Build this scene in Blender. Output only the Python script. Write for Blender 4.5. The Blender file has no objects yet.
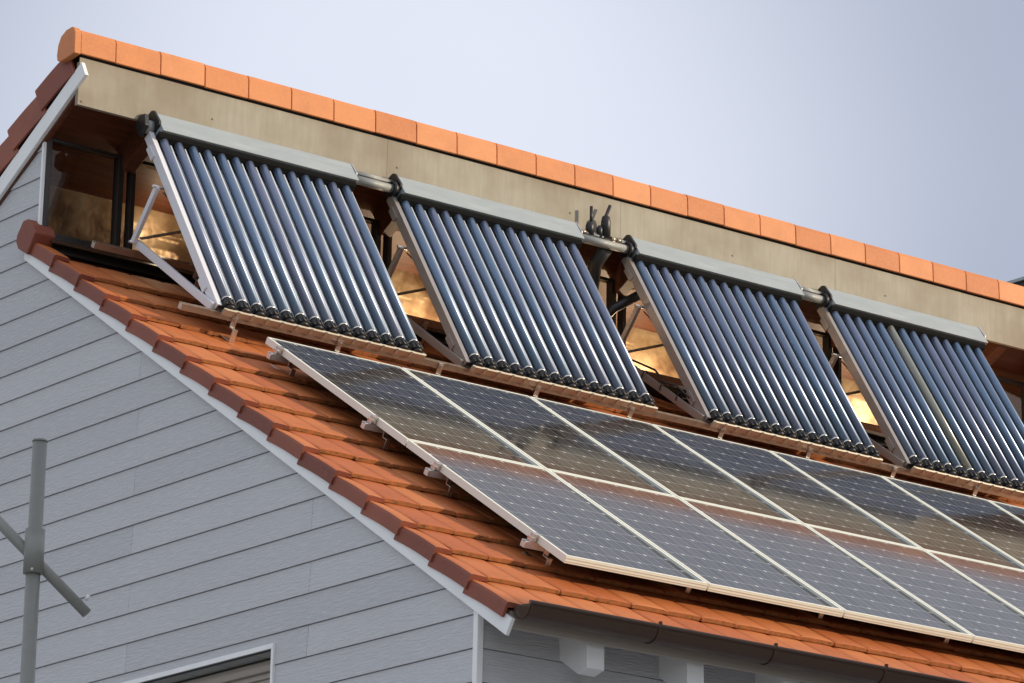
import bpy, math, random
from mathutils import Vector, Matrix
random.seed(7)
D = bpy.data
scene = bpy.context.scene
COL = scene.collection
Z0 = 8.19                      # height of the local roof frame above the ground

# ------------------------------------------------------------------ camera
cam = D.cameras.new('camera'); cam.lens = 3956.18 / 1024 * 36; cam.sensor_width = 36
cam.clip_start = 0.5; cam.clip_end = 3000
camo = D.objects.new('camera', cam); COL.objects.link(camo); scene.camera = camo
Rr = ((0.79116268, -0.61120189, 0.02222316), (0.18644233, 0.20641301, -0.96053783), (0.58249539, 0.76408502, 0.27726017))
m3 = Matrix((Rr[0], [-v for v in Rr[1]], [-v for v in Rr[2]])).transposed()
camo.matrix_world = Matrix.Translation((-12.67156, -19.06082, -6.58897 + Z0)) @ m3.to_4x4()
scene.render.resolution_x = 1024; scene.render.resolution_y = 683

# ------------------------------------------------------------------ light
EL, AZ = math.radians(17), math.radians(132)      # azimuth measured from +Y towards +X
sun_dir = Vector((math.sin(AZ) * math.cos(EL), math.cos(AZ) * math.cos(EL), math.sin(EL)))
sun = D.lights.new('sun', 'SUN'); sun.energy = 3.7; sun.angle = math.radians(0.6); sun.color = (1.0, 0.84, 0.61)
so = D.objects.new('sun', sun); COL.objects.link(so); so.location = (20, -20, 30)
so.rotation_euler = sun_dir.to_track_quat('Z', 'Y').to_euler()
w = D.worlds.new('World'); scene.world = w; w.use_nodes = True
nt = w.node_tree; nt.nodes.clear()
out = nt.nodes.new('ShaderNodeOutputWorld'); bg = nt.nodes.new('ShaderNodeBackground')
sky = nt.nodes.new('ShaderNodeTexSky'); sky.sky_type = 'NISHITA'; sky.sun_disc = False
sky.sun_elevation = EL; sky.sun_rotation = AZ; sky.dust_density = 3.0; sky.air_density = 1.0
tc = nt.nodes.new('ShaderNodeTexCoord')
nz = nt.nodes.new('ShaderNodeTexNoise'); nz.inputs['Scale'].default_value = 2.6; nz.inputs['Detail'].default_value = 3.0
mp = nt.nodes.new('ShaderNodeMapping'); mp.inputs['Location'].default_value = (0.30, 0.10, 0.0)
rp = nt.nodes.new('ShaderNodeMapRange'); rp.inputs[1].default_value = 0.36; rp.inputs[2].default_value = 0.62
mixc = nt.nodes.new('ShaderNodeMix'); mixc.data_type = 'RGBA'
mixc.inputs[6].default_value = (5.3, 5.9, 7.5, 1); mixc.inputs[7].default_value = (10.9, 11.4, 12.9, 1)
mixs = nt.nodes.new('ShaderNodeMix'); mixs.data_type = 'RGBA'; mixs.inputs[0].default_value = 0.86
nt.links.new(tc.outputs['Generated'], mp.inputs[0]); nt.links.new(mp.outputs[0], nz.inputs['Vector'])
# a brighter opening in the cloud veil, ringed by slightly denser cloud
cd = Vector((0.5555, 0.7730, 0.3075)).normalized()
dt = nt.nodes.new('ShaderNodeVectorMath'); dt.operation = 'DOT_PRODUCT'; dt.inputs[1].default_value = cd
nrm = nt.nodes.new('ShaderNodeVectorMath'); nrm.operation = 'NORMALIZE'
nt.links.new(tc.outputs['Generated'], nrm.inputs[0]); nt.links.new(nrm.outputs[0], dt.inputs[0])
ac = nt.nodes.new('ShaderNodeMath'); ac.operation = 'ARCCOSINE'; nt.links.new(dt.outputs['Value'], ac.inputs[0])
def sm(a, c):
    q = nt.nodes.new('ShaderNodeMapRange'); q.interpolation_type = 'SMOOTHSTEP'
    q.inputs[1].default_value = math.radians(a); q.inputs[2].default_value = math.radians(c); nt.links.new(ac.outputs[0], q.inputs[0]); return q.outputs[0]
def mm(op, a, c):
    q = nt.nodes.new('ShaderNodeMath'); q.operation = op
    for i, v_ in enumerate((a, c)):
        if isinstance(v_, (int, float)): q.inputs[i].default_value = v_
        else: nt.links.new(v_, q.inputs[i])
    return q.outputs[0]
ring = mm('MULTIPLY', sm(2.5, 9.5), mm('SUBTRACT', 1.0, sm(13, 28)))
nt.links.new(nz.outputs['Fac'], rp.inputs[0])
veil = mm('SUBTRACT', mm('ADD', 0.62, mm('MULTIPLY', rp.outputs[0], 0.35)), mm('MULTIPLY', ring, 0.72))
nt.links.new(veil, mixc.inputs[0])
nt.links.new(sky.outputs[0], mixs.inputs[6]); nt.links.new(mixc.outputs[2], mixs.inputs[7])
nt.links.new(mixs.outputs[2], bg.inputs[0]); bg.inputs[1].default_value = 0.085
nt.links.new(bg.outputs[0], out.inputs[0])
vs = scene.view_settings; vs.view_transform = 'Standard'; vs.look = 'None'; vs.exposure = 0.0; vs.gamma = 1.0
vs.use_curve_mapping = False
scene.cycles.max_bounces = 8

# ------------------------------------------------------------------ frames
TH = math.radians(32.07)
X = Vector((1, 0, 0)); S = Vector((0, -math.cos(TH), -math.sin(TH))); N = Vector((0, -math.sin(TH), math.cos(TH)))
def rf(u, v, h): return X * u + S * v + N * h + Vector((0, 0, Z0))   # roof frame: along eave, down slope, height over panel plane

# ------------------------------------------------------------------ materials
def mat(name, col, rough=0.6, metal=0.0, spec=0.5, coat=0.0):
    m = D.materials.new(name); m.use_nodes = True
    b = m.node_tree.nodes['Principled BSDF']
    b.inputs['Base Color'].default_value = (*col, 1); b.inputs['Roughness'].default_value = rough
    b.inputs['Metallic'].default_value = metal; b.inputs['Specular IOR Level'].default_value = spec
    b.inputs['Coat Weight'].default_value = coat
    return m
def nd(m, t): return m.node_tree.nodes.new(t)
def lk(m, a, b): m.node_tree.links.new(a, b)
def B(m): return m.node_tree.nodes['Principled BSDF']
def coords(m, scale=(1, 1, 1), rot=(0, 0, 0)):
    t = nd(m, 'ShaderNodeTexCoord'); p = nd(m, 'ShaderNodeMapping')
    p.inputs['Scale'].default_value = scale; p.inputs['Rotation'].default_value = rot
    lk(m, t.outputs['Object'], p.inputs[0]); return p.outputs[0]
def noise(m, vec, scale, detail=4, rough=0.55):
    n = nd(m, 'ShaderNodeTexNoise'); n.inputs['Scale'].default_value = scale
    n.inputs['Detail'].default_value = detail; n.inputs['Roughness'].default_value = rough
    lk(m, vec, n.inputs['Vector']); return n.outputs['Fac']
def ramp(m, fac, stops):
    r = nd(m, 'ShaderNodeValToRGB'); e = r.color_ramp.elements
    while len(e) < len(stops): e.new(0.5)
    for i, (p, c) in enumerate(stops): e[i].position = p; e[i].color = (*c, 1)
    lk(m, fac, r.inputs[0]); return r.outputs[0]
def mix(m, fac, a, b, mode='MIX'):
    x = nd(m, 'ShaderNodeMix'); x.data_type = 'RGBA'; x.blend_type = mode
    for i, val in ((0, fac), (6, a), (7, b)):
        if hasattr(val, 'is_linked') or hasattr(val, 'links'): lk(m, val, x.inputs[i])
        elif isinstance(val, (int, float)): x.inputs[i].default_value = val
        else: x.inputs[i].default_value = (*val, 1)
    return x.outputs[2]
def bump(m, h, strength=0.3, dist=0.01):
    b = nd(m, 'ShaderNodeBump'); b.inputs['Strength'].default_value = strength; b.inputs['Distance'].default_value = dist
    lk(m, h, b.inputs['Height']); lk(m, b.outputs[0], B(m).inputs['Normal'])
def mathn(m, op, a, b=None):
    x = nd(m, 'ShaderNodeMath'); x.operation = op
    for i, v in enumerate((a, b)):
        if v is None: continue
        if isinstance(v, (int, float)): x.inputs[i].default_value = v
        else: lk(m, v, x.inputs[i])
    return x.outputs[0]

def tile_mat(name, base, dark, light):
    m = mat(name, base, 0.62, spec=0.35)
    v = coords(m)
    g = nd(m, 'ShaderNodeNewGeometry')
    c1 = ramp(m, g.outputs['Random Per Island'], [(0.0, dark), (0.45, base), (1.0, light)])
    n1 = noise(m, v, 5, 5, 0.6); n2 = noise(m, v, 60, 3, 0.6)
    c2 = mix(m, ramp(m, n1, [(0.42, (0.08, 0.08, 0.08)), (0.70, (0.36, 0.36, 0.36))]), c1, [x * 0.6 for x in dark])
    c3 = mix(m, ramp(m, n2, [(0.35, (0, 0, 0)), (0.75, (0.35, 0.35, 0.35))]), c2, light)
    lk(m, c3, B(m).inputs['Base Color'])
    bump(m, n2, 0.25, 0.004)
    return m
M = {}
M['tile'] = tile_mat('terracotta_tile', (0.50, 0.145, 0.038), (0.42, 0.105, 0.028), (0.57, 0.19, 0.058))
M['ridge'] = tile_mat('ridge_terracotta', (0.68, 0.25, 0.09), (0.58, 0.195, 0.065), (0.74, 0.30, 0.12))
M['verge'] = tile_mat('verge_terracotta', (0.25, 0.070, 0.040), (0.17, 0.050, 0.032), (0.31, 0.095, 0.055))  # tile colour darkened: shade on the verge sides put into it
m = mat('weathered_tile_edge', (0.4, 0.25, 0.1), 0.85); M['tedge'] = m
v = coords(m); n = noise(m, v, 26, 5, 0.7)
lk(m, ramp(m, n, [(0.30, (0.10, 0.055, 0.025)), (0.46, (0.34, 0.15, 0.05)), (0.60, (0.46, 0.16, 0.05)), (0.8, (0.48, 0.28, 0.12))]), B(m).inputs['Base Color'])

m = mat('grey_fibre_cement', (0.33, 0.34, 0.37), 0.7, spec=0.3); M['siding'] = m
g = nd(m, 'ShaderNodeNewGeometry'); v = coords(m, (1, 1, 9)); n = noise(m, v, 9, 6, 0.65)
vb = coords(m, (1, .6, 1)); nb = noise(m, vb, 1.3, 3, 0.5)
c = ramp(m, g.outputs['Random Per Island'], [(0, (0.54, 0.545, 0.56)), (1, (0.615, 0.62, 0.63))])
c = mix(m, ramp(m, n, [(0.50, (0, 0, 0)), (0.70, (0.45, 0.45, 0.45))]), c, (0.74, 0.74, 0.73))
c = mix(m, mathn(m, 'MULTIPLY', nb, 0.5), c, (0.48, 0.475, 0.47))
lk(m, c, B(m).inputs['Base Color']); bump(m, n, 0.9, 0.012)
M['dark_gap'] = mat('dark_backing', (0.03, 0.03, 0.032), 0.9)
m = mat('white_painted_wood', (0.72, 0.73, 0.73), 0.45); M['white'] = m
v = coords(m); n = noise(m, v, 4, 5, 0.6)
lk(m, ramp(m, n, [(0.3, (0.78, 0.78, 0.76)), (0.7, (0.86, 0.86, 0.84))]), B(m).inputs['Base Color'])
M['taupe'] = mat('taupe_fascia_paint', (0.36, 0.31, 0.26), 0.5)
m = mat('weathered_zinc_sheet', (0.45, 0.42, 0.36), 0.5, 0.0, spec=0.3); M['flash'] = m
v1 = coords(m, (7, 7, 0.8)); v2 = coords(m, (1, 1, 1)); n1 = noise(m, v1, 3.5, 5, 0.65); n2 = noise(m, v2, 2.2, 4, 0.6)
c = ramp(m, n1, [(0.25, (0.29, 0.262, 0.205)), (0.6, (0.345, 0.315, 0.25)), (0.85, (0.40, 0.37, 0.30))])
c = mix(m, ramp(m, n2, [(0.40, (0, 0, 0)), (0.68, (0.75, 0.75, 0.75))]), c, (0.25, 0.205, 0.145)); lk(m, c, B(m).inputs['Base Color'])
lk(m, ramp(m, n2, [(0.3, (0.58, 0.58, 0.58)), (0.7, (0.70, 0.70, 0.70))]), B(m).inputs['Roughness'])
m = mat('oiled_red_brown_timber', (0.16, 0.045, 0.018), 0.5); M['timber'] = m
v = coords(m, (1, 12, 12)); n = noise(m, v, 3, 5, 0.6)
lk(m, ramp(m, n, [(0.3, (0.075, 0.022, 0.010)), (0.7, (0.15, 0.048, 0.020))]), B(m).inputs['Base Color'])
M['matt_black'] = mat('matt_black_seal', (0.012, 0.012, 0.012), 0.9, spec=0.1)
M['black'] = mat('black_rubber', (0.012, 0.012, 0.013), 0.42)
M['frame_dark'] = mat('dark_window_frame', (0.028, 0.022, 0.02), 0.4)
m = D.materials.new('clear_glazing'); m.use_nodes = True; M['pane'] = m
m.node_tree.nodes.remove(B(m)); mo = m.node_tree.nodes['Material Output']
tr = nd(m, 'ShaderNodeBsdfTransparent'); gs = nd(m, 'ShaderNodeBsdfGlossy'); gs.inputs['Roughness'].default_value = 0.03
tr.inputs[0].default_value = (0.88, 0.86, 0.82, 1); fr_ = nd(m, 'ShaderNodeFresnel'); fr_.inputs[0].default_value = 1.45; ms = nd(m, 'ShaderNodeMixShader')
gb = nd(m, 'ShaderNodeNewGeometry'); fr_.inputs[0].default_value = 1.45
lk(m, mathn(m, 'MULTIPLY', mathn(m, 'MINIMUM', fr_.outputs[0], 1.0), mathn(m, 'SUBTRACT', 1.0, gb.outputs['Backfacing'])), ms.inputs[0]); lk(m, tr.outputs[0], ms.inputs[1]); lk(m, gs.outputs[0], ms.inputs[2]); lk(m, ms.outputs[0], mo.inputs[0])
m = mat('copper_brown_lining', (0.42, 0.25, 0.14), 0.42, 0.25); M['ply'] = m
v = coords(m); n = noise(m, v, 3.4, 3, 0.5); n2 = noise(m, v, 14, 3, 0.6)
c = ramp(m, n, [(0.38, (0.24, 0.14, 0.08)), (0.48, (0.50, 0.34, 0.20)), (0.62, (0.70, 0.53, 0.35))]); c = mix(m, mathn(m, 'MULTIPLY', n2, 0.4), c, (0.22, 0.12, 0.06)); lk(m, c, B(m).inputs['Base Color'])
bump(m, n, 0.8, 0.06)
def alu(name, col, rough, metal=0.85):
    m = mat(name, col, rough, metal); v = coords(m); n = noise(m, v, 18, 4, 0.6)
    lk(m, ramp(m, n, [(0.3, (rough * .8,) * 3), (0.7, (min(1, rough * 1.3),) * 3)]), B(m).inputs['Roughness']); return m
M['alu'] = alu('anodised_aluminium', (0.74, 0.74, 0.73), 0.38, 0.75)
M['alu_frame'] = alu('panel_frame_aluminium', (0.80, 0.81, 0.72), 0.5, 0.1)
M['rail'] = alu('bronze_toned_rail', (0.42, 0.34, 0.27), 0.30, 0.8)
M['steel'] = alu('stainless_steel', (0.66, 0.64, 0.60), 0.28, 0.95)
M['galv'] = alu('galvanised_tube', (0.30, 0.31, 0.30), 0.55, 0.35)
M['white_alu'] = mat('powder_white_aluminium', (0.70, 0.70, 0.72), 0.4, 0.1)  # also the lit copy of the support metal, for the first collector
M['strut'] = alu('brushed_support_aluminium', (0.38, 0.34, 0.31), 0.42, 0.6)  # brownish tone: shade on the farther collectors' bars put into the colour
m = mat('header_cover_aluminium', (0.60, 0.63, 0.64), 0.5, 0.0); M['cover'] = m
v = coords(m, (0.6, 3, 3)); n = noise(m, v, 5, 4, 0.6)
lk(m, ramp(m, n, [(0.3, (0.29, 0.33, 0.345)), (0.7, (0.37, 0.41, 0.425))]), B(m).inputs['Base Color'])
m = mat('gutter_brown_metal', (0.065, 0.033, 0.018), 0.28, 0.0, spec=0.5); M['gutter'] = m
m = mat('vacuum_tube_glass', (0.05, 0.085, 0.22), 0.34, 0.6, coat=0.8); M['tube'] = m
B(m).inputs['Coat Roughness'].default_value = 0.24
g = nd(m, 'ShaderNodeObjectInfo')
lk(m, ramp(m, g.outputs['Random'], [(0, (0.11, 0.175, 0.275)), (0.5, (0.125, 0.175, 0.265)), (1, (0.15, 0.175, 0.26))]), B(m).inputs['Base Color'])
M['tube_old'] = mat('faded_tube_glass', (0.22, 0.22, 0.18), 0.25, 0.2, coat=1.0)
M['mirror'] = alu('reflector_sheet', (0.62, 0.65, 0.68), 0.24, 0.95)
M['crest'] = mat('reflector_crest_aluminium', (0.62, 0.65, 0.67), 0.4, 0.2)
M['tray'] = mat('cream_metal_tray', (0.38, 0.34, 0.27), 0.45, 0.1)
M['copper'] = mat('copper_foil', (0.6, 0.34, 0.2), 0.35, 0.9)
# PV glass with cells
m = mat('solar_glass', (0.02, 0.022, 0.03), 0.50, 0.0, 0.0, coat=1.0); M['pv'] = m
B(m).inputs['Coat Roughness'].default_value = 0.07; B(m).inputs['Coat IOR'].default_value = 1.31
uv = nd(m, 'ShaderNodeUVMap'); uv.uv_map = 'cells'
sp = nd(m, 'ShaderNodeSeparateXYZ'); lk(m, uv.outputs[0], sp.inputs[0])
fx = mathn(m, 'ABSOLUTE', mathn(m, 'SUBTRACT', mathn(m, 'FRACT', sp.outputs[0]), 0.5))
fy = mathn(m, 'ABSOLUTE', mathn(m, 'SUBTRACT', mathn(m, 'FRACT', sp.outputs[1]), 0.5))
gap = mathn(m, 'MAXIMUM', mathn(m, 'MULTIPLY', mathn(m, 'GREATER_THAN', fx, 0.488), 0.5), mathn(m, 'GREATER_THAN', fy, 0.484))
dia = mathn(m, 'GREATER_THAN', mathn(m, 'ADD', fx, fy), 0.915)
b3 = mathn(m, 'ABSOLUTE', mathn(m, 'SUBTRACT', mathn(m, 'FRACT', mathn(m, 'MULTIPLY', sp.outputs[0], 2.0)), 0.5))
bus = mathn(m, 'LESS_THAN', b3, 0.028)
fing = mathn(m, 'LESS_THAN', mathn(m, 'FRACT', mathn(m, 'MULTIPLY', sp.outputs[1], 26.0)), 0.12)
cellid = nd(m, 'ShaderNodeTexWhiteNoise'); cellid.noise_dimensions = '2D'
fl = nd(m, 'ShaderNodeVectorMath'); fl.operation = 'FLOOR'; lk(m, uv.outputs[0], fl.inputs[0]); lk(m, fl.outputs[0], cellid.inputs['Vector'])
c = ramp(m, cellid.outputs['Value'], [(0, (0.013, 0.012, 0.012)), (1, (0.028, 0.026, 0.025))])
c = mix(m, mathn(m, 'MULTIPLY', fing, 0.04), c, (0.45, 0.45, 0.46))
c = mix(m, mathn(m, 'MULTIPLY', bus, 0.50), c, (0.42, 0.42, 0.42))
c = mix(m, mathn(m, 'MULTIPLY', gap, 0.55), c, (0.50, 0.50, 0.50))
c = mix(m, mathn(m, 'MULTIPLY', dia, 0.8), c, (0.62, 0.62, 0.60))
vd = coords(m); nd1 = noise(m, vd, 2.5, 5, 0.65)
c = mix(m, mathn(m, 'MULTIPLY', nd1, 0.05), c, (0.36, 0.31, 0.25)); lk(m, c, B(m).inputs['Base Color'])
M['grass'] = mat('lawn', (0.07, 0.10, 0.035), 0.9)
v = coords(M['grass']); n = noise(M['grass'], v, 0.6, 6, 0.65)
lk(M['grass'], ramp(M['grass'], n, [(0.35, (0.045, 0.075, 0.025)), (0.7, (0.11, 0.12, 0.06))]), B(M['grass']).inputs['Base Color'])
m = mat('concrete_paving', (0.30, 0.29, 0.27), 0.85); M['paving'] = m
v = coords(m); n = noise(m, v, 3, 6, 0.6); lk(m, ramp(m, n, [(0.3, (0.38, 0.37, 0.35)), (0.7, (0.48, 0.47, 0.45))]), B(m).inputs['Base Color'])
M['render'] = mat('pale_render', (0.5, 0.48, 0.44), 0.8)
M['slate'] = mat('dark_roof_membrane', (0.02, 0.022, 0.026), 0.6)
m = mat('window_glass', (0.03, 0.04, 0.05), 0.05, 0, coat=1.0); M['glass'] = m
m = mat('lintel_panel', (0.12, 0.12, 0.12), 0.7); M['lintel'] = m
v = coords(m); bk = nd(m, 'ShaderNodeTexBrick'); bk.inputs['Scale'].default_value = 1.0
bk.inputs['Brick Width'].default_value = 0.11; bk.inputs['Row Height'].default_value = 0.35; bk.inputs['Mortar Size'].default_value = 0.003; bk.offset = 0
bk.inputs['Color1'].default_value = (0.36, 0.36, 0.35, 1); bk.inputs['Color2'].default_value = (0.32, 0.32, 0.31, 1); bk.inputs['Mortar'].default_value = (0.03, 0.03, 0.03, 1)
lk(m, v, bk.inputs['Vector']); lk(m, bk.outputs[0], B(m).inputs['Base Color'])

# ------------------------------------------------------------------ mesh builder
class MB:
    def __init__(s): s.v = []; s.f = []; s.mi = []; s.sm = []; s.uv = {}
    def add(s, pts, faces, mi=0, smooth=False):
        o = len(s.v); s.v += [Vector(p) for p in pts]
        for f in faces: s.f.append([i + o for i in f]); s.mi.append(mi); s.sm.append(smooth)
        return o
    def hexa(s, p, mi=0):      # p: 8 points, bottom ring then top ring
        s.add(p, [(3, 2, 1, 0), (4, 5, 6, 7), (0, 1, 5, 4), (1, 2, 6, 5), (2, 3, 7, 6), (3, 0, 4, 7)], mi)
    def box(s, a, b, mi=0, fr=None):
        x0, y0, z0 = a; x1, y1, z1 = b
        p = [(x0, y0, z0), (x1, y0, z0), (x1, y1, z0), (x0, y1, z0), (x0, y0, z1), (x1, y0, z1), (x1, y1, z1), (x0, y1, z1)]
        s.hexa([fr(*q) for q in p] if fr else p, mi)
    def prism(s, prof, p0, p1, fn, mi=0, smooth=False):   # profile (a,b) swept from t=p0 to p1 with fn(t,a,b)
        n = len(prof); pts = [fn(p0, a, b) for a, b in prof] + [fn(p1, a, b) for a, b in prof]
        s.add(pts, [(i, (i + 1) % n, n + (i + 1) % n, n + i) for i in range(n)], mi, smooth)
        s.add(pts, [tuple(range(n))[::-1], tuple(range(n, 2 * n))], mi)
    def tube(s, path, r, n=14, mi=0, caps=True):
        path = [Vector(p) for p in path]; rs = r if isinstance(r, (list, tuple)) else [r] * len(path)
        o = len(s.v); up = None
        for i, p in enumerate(path):
            d = (path[min(i + 1, len(path) - 1)] - path[max(i - 1, 0)]).normalized()
            if up is None:
                a = Vector((0, 0, 1)) if abs(d.z) < 0.9 else Vector((1, 0, 0)); up = d.cross(a).normalized()
            else: up = (up - d * up.dot(d)).normalized()
            q = d.cross(up)
            for k in range(n):
                t = 2 * math.pi * k / n; s.v.append(p + (up * math.cos(t) + q * math.sin(t)) * rs[i])
        for i in range(len(path) - 1):
            for k in range(n):
                a = o + i * n + k; b = o + i * n + (k + 1) % n
                s.f.append([a, b, b + n, a + n]); s.mi.append(mi); s.sm.append(True)
        if caps:
            e = o + (len(path) - 1) * n
            s.f.append([o + k for k in range(n)][::-1]); s.mi.append(mi); s.sm.append(False)
            s.f.append([e + k for k in range(n)]); s.mi.append(mi); s.sm.append(False)
    def build(s, name, mats, parent=None, bevel=0.0, fix=True):
        off = Vector(parent['_o']) if parent is not None and '_o' in parent else Vector((0, 0, 0))
        me = D.meshes.new(name); me.from_pydata([tuple(p - off) for p in s.v], [], s.f)
        for q in (mats if isinstance(mats, (list, tuple)) else [mats]): me.materials.append(q)
        for i, pl in enumerate(me.polygons): pl.material_index = s.mi[i]; pl.use_smooth = s.sm[i]
        if fix:
            import bmesh
            bm = bmesh.new(); bm.from_mesh(me); bmesh.ops.remove_doubles(bm, verts=bm.verts, dist=1e-6)
            bmesh.ops.recalc_face_normals(bm, faces=bm.faces); bm.to_mesh(me); bm.free()
        me.update()
        o = D.objects.new(name, me); COL.objects.link(o)
        if parent is not None:
            o.parent = parent
            o['_o'] = tuple(off)
        else: o['_o'] = (0.0, 0.0, 0.0)
        if bevel:
            b = o.modifiers.new('bevel', 'BEVEL'); b.width = bevel; b.segments = 2; b.limit_method = 'ANGLE'; b.angle_limit = 0.7
        return o
def thing(name, label, cat, loc, group=None):
    o = D.objects.new(name, None); COL.objects.link(o); o.location = loc; o.empty_display_size = 0.2
    o['_o'] = tuple(loc); o['label'] = label; o['category'] = cat
    if group: o['group'] = group
    return o
def tag(o, label, cat, group=None):
    o['label'] = label; o['category'] = cat
    if group: o['group'] = group
    return o
def copy_tree(root, loc):
    def cp(o, par):
        c = o.copy(); COL.objects.link(c)
        if par is not None: c.parent = par
        for ch in [q for q in D.objects if q.parent == o]: cp(ch, c)
        return c
    r = cp(root, None); r.location = loc; return r
def W(x, y, z): return Vector((x, y, z + Z0))

# ------------------------------------------------------------------ setting
b = MB(); b.add([(-1500, -1500, 0), (1500, -1500, 0), (1500, 1500, 0), (-1500, 1500, 0)], [(0, 1, 2, 3)])
o = b.build('ground', M['grass']); o['kind'] = 'structure'
b = MB(); b.box((-24, -26, -0.05), (18, 16, 0.02)); o = b.build('paved_path', M['paving']); o['kind'] = 'structure'

# ------------------------------------------------------------------ house
XE = 12.0; XV = -0.68; XW = -0.62; YF = -3.02; YB = 8.6
YC = 1.70           # clerestory plane
house = thing('house', 'grey clad house with orange tiled roof stepped by a clerestory under solar equipment', 'house', (XW, YF, 0))
TB = math.radians(29.4)
def barge_bot_low(y): return 0.738 + (y - 1.746) * math.tan(TH)
def upper_bot(y): return 1.797 - (y - 1.242) * 0.6
# wall cladding
def roofline(y):            # underside of roof at the gable
    lo = 0.738 + (y - 1.746) * math.tan(TH) + 0.03
    if y < YC: return lo
    return 1.797 - (y - 1.242) * math.tan(TB) + 0.02
WIN = (-1.16, 1.30, -3.70, -2.142)      # y0,y1,z0,z1 of gable window opening
sid = MB(); s_ = 0.1782; zt = 1.117
def clip_board(y0, y1, z0, z1, zb):
    # vertical-faced board piece on plane x = XW; returns wedge with sloped face, clipped to the roofline (piecewise)
    def xf(z): return XW + 0.002 - 0.009 * (1 - (z - zb) / s_)
    ys = [y0]; 
    n = max(1, int((y1 - y0) / 0.02)) if max(roofline(y0), roofline(y1), roofline((y0 + y1) / 2)) > z0 and min(roofline(y0), roofline(y1)) < z1 else 1
    # keep only analytical breakpoints
    br = {y0, y1}
    for zz in (z0, z1):
        for yy in (1.746 + (zz - 0.03 - 0.738) / math.tan(TH), 1.242 + (1.817 - zz) / math.tan(TB)):
            if y0 < yy < y1: br.add(yy)
    if y0 < YC < y1: br.add(YC)
    br = sorted(br)
    for a, c in zip(br[:-1], br[1:]):
        mid = (a + c) / 2
        ra = roofline(a + 1e-5); rc = roofline(c - 1e-5)
        if roofline(mid) <= z0 + 1e-4: continue
        za = min(z1, max(ra, z0)); zc = min(z1, max(rc, z0))
        P = [W(xf(z0), a, z0), W(XW + .02, a, z0), W(XW + .02, c, z0), W(xf(z0), c, z0), W(xf(za), a, za), W(XW + .02, a, za), W(XW + .02, c, zc), W(xf(zc), c, zc)]
        sid.hexa(P)
k = 0
zrow = zt + s_ * 3
row = -3
while zrow - s_ > -Z0 + 0.05:
    zb = zrow - s_
    g0 = 0.0015
    joint = 0.40 if row % 2 else -1.47
    ys = [YF + 0.03]; j = joint - 3.74 * 4
    while j < YB:
        if j > YF + 0.1: ys.append(j)
        j += 3.74
    ys.append(YB)
    for a, c in zip(ys[:-1], ys[1:]):
        a2, c2 = a + g0, c - g0
        if zb < WIN[3] and zrow > WIN[2]:
            segs = []
            if zrow > WIN[3]: segs.append((a2, c2, WIN[3], zrow))
            lo = max(zb, WIN[2]); hi = min(zrow, WIN[3])
            if a2 < WIN[0]: segs.append((a2, min(c2, WIN[0]), lo, hi))
            if c2 > WIN[1]: segs.append((max(a2, WIN[1]), c2, lo, hi))
            if zb < WIN[2]: segs.append((a2, c2, zb, WIN[2]))
        else: segs = [(a2, c2, zb, zrow)]
        for p, q, r0, r1 in segs:
            r0_ = r0 + (0.0045 if abs(r0 - zb) < 1e-6 else 0)
            if q > p and r1 > r0_: clip_board(p, q, r0_, r1, zb)
    zrow -= s_; row += 1
sid.build('gable_siding', M['siding'], house)
# core of the gable behind the boards (dark membrane) with the window opening
core = MB()
def quadcore(y0, y1, z0, fz, tk=.2): core.hexa([W(XW + .03, y0, z0), W(XW + tk, y0, z0), W(XW + tk, y1, z0), W(XW + .03, y1, z0), W(XW + .03, y0, fz(y0)), W(XW + tk, y0, fz(y0)), W(XW + tk, y1, fz(y1)), W(XW + .03, y1, fz(y1))])
rl = lambda y: roofline(y) - 0.03
quadcore(YF + .05, WIN[0], -Z0, rl); quadcore(WIN[0], WIN[1], WIN[3] , rl); quadcore(WIN[0], WIN[1], -Z0, lambda y: WIN[2])
quadcore(WIN[1], YC - 1e-3, -Z0, rl); quadcore(YC + .06, YB, -Z0, lambda y: roofline(y) - .05, .07)
core.build('gable_wall', M['dark_gap'], house)
# front wall siding under the eave
fw = MB(); zrow = zt - s_ * 19
while zrow - s_ > -Z0 + .05:
    fw.hexa([W(XW + .03, YF + .0, zrow - s_ + .0045), W(XE, YF + .0, zrow - s_ + .0045), W(XE, YF + .04, zrow - s_ + .0045), W(XW + .03, YF + .04, zrow - s_ + .0045),
             W(XW + .03, YF + .011, zrow), W(XE, YF + .011, zrow), W(XE, YF + .04, zrow), W(XW + .03, YF + .04, zrow)]); zrow -= s_
fw.build('front_siding', M['siding'], house)
b = MB(); b.box((XW + .21, YF + .045, -Z0), (XE, YF + .2, -2.05), fr=W); b.box((XW + .21, YB - .2, -Z0), (XE, YB, -2.6), fr=W)
b.box((XE - .2, YF + .21, -Z0), (XE, YB - .21, -2.2), fr=W)
b.build('wall', M['dark_gap'], house)
# white corner trims
b = MB(); b.box((XW - .012, YF - .012, -Z0), (XW + .028, YF + .028, -2.23), fr=W); b.build('corner_trim', M['white'], house, 0.003)
b = MB(); b.box((XW - .012, YC - .022, 0.86), (XW + .010, YC + .0, 1.535), fr=W); b.build('corner_trim', M['white'], house, 0.002)
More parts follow.
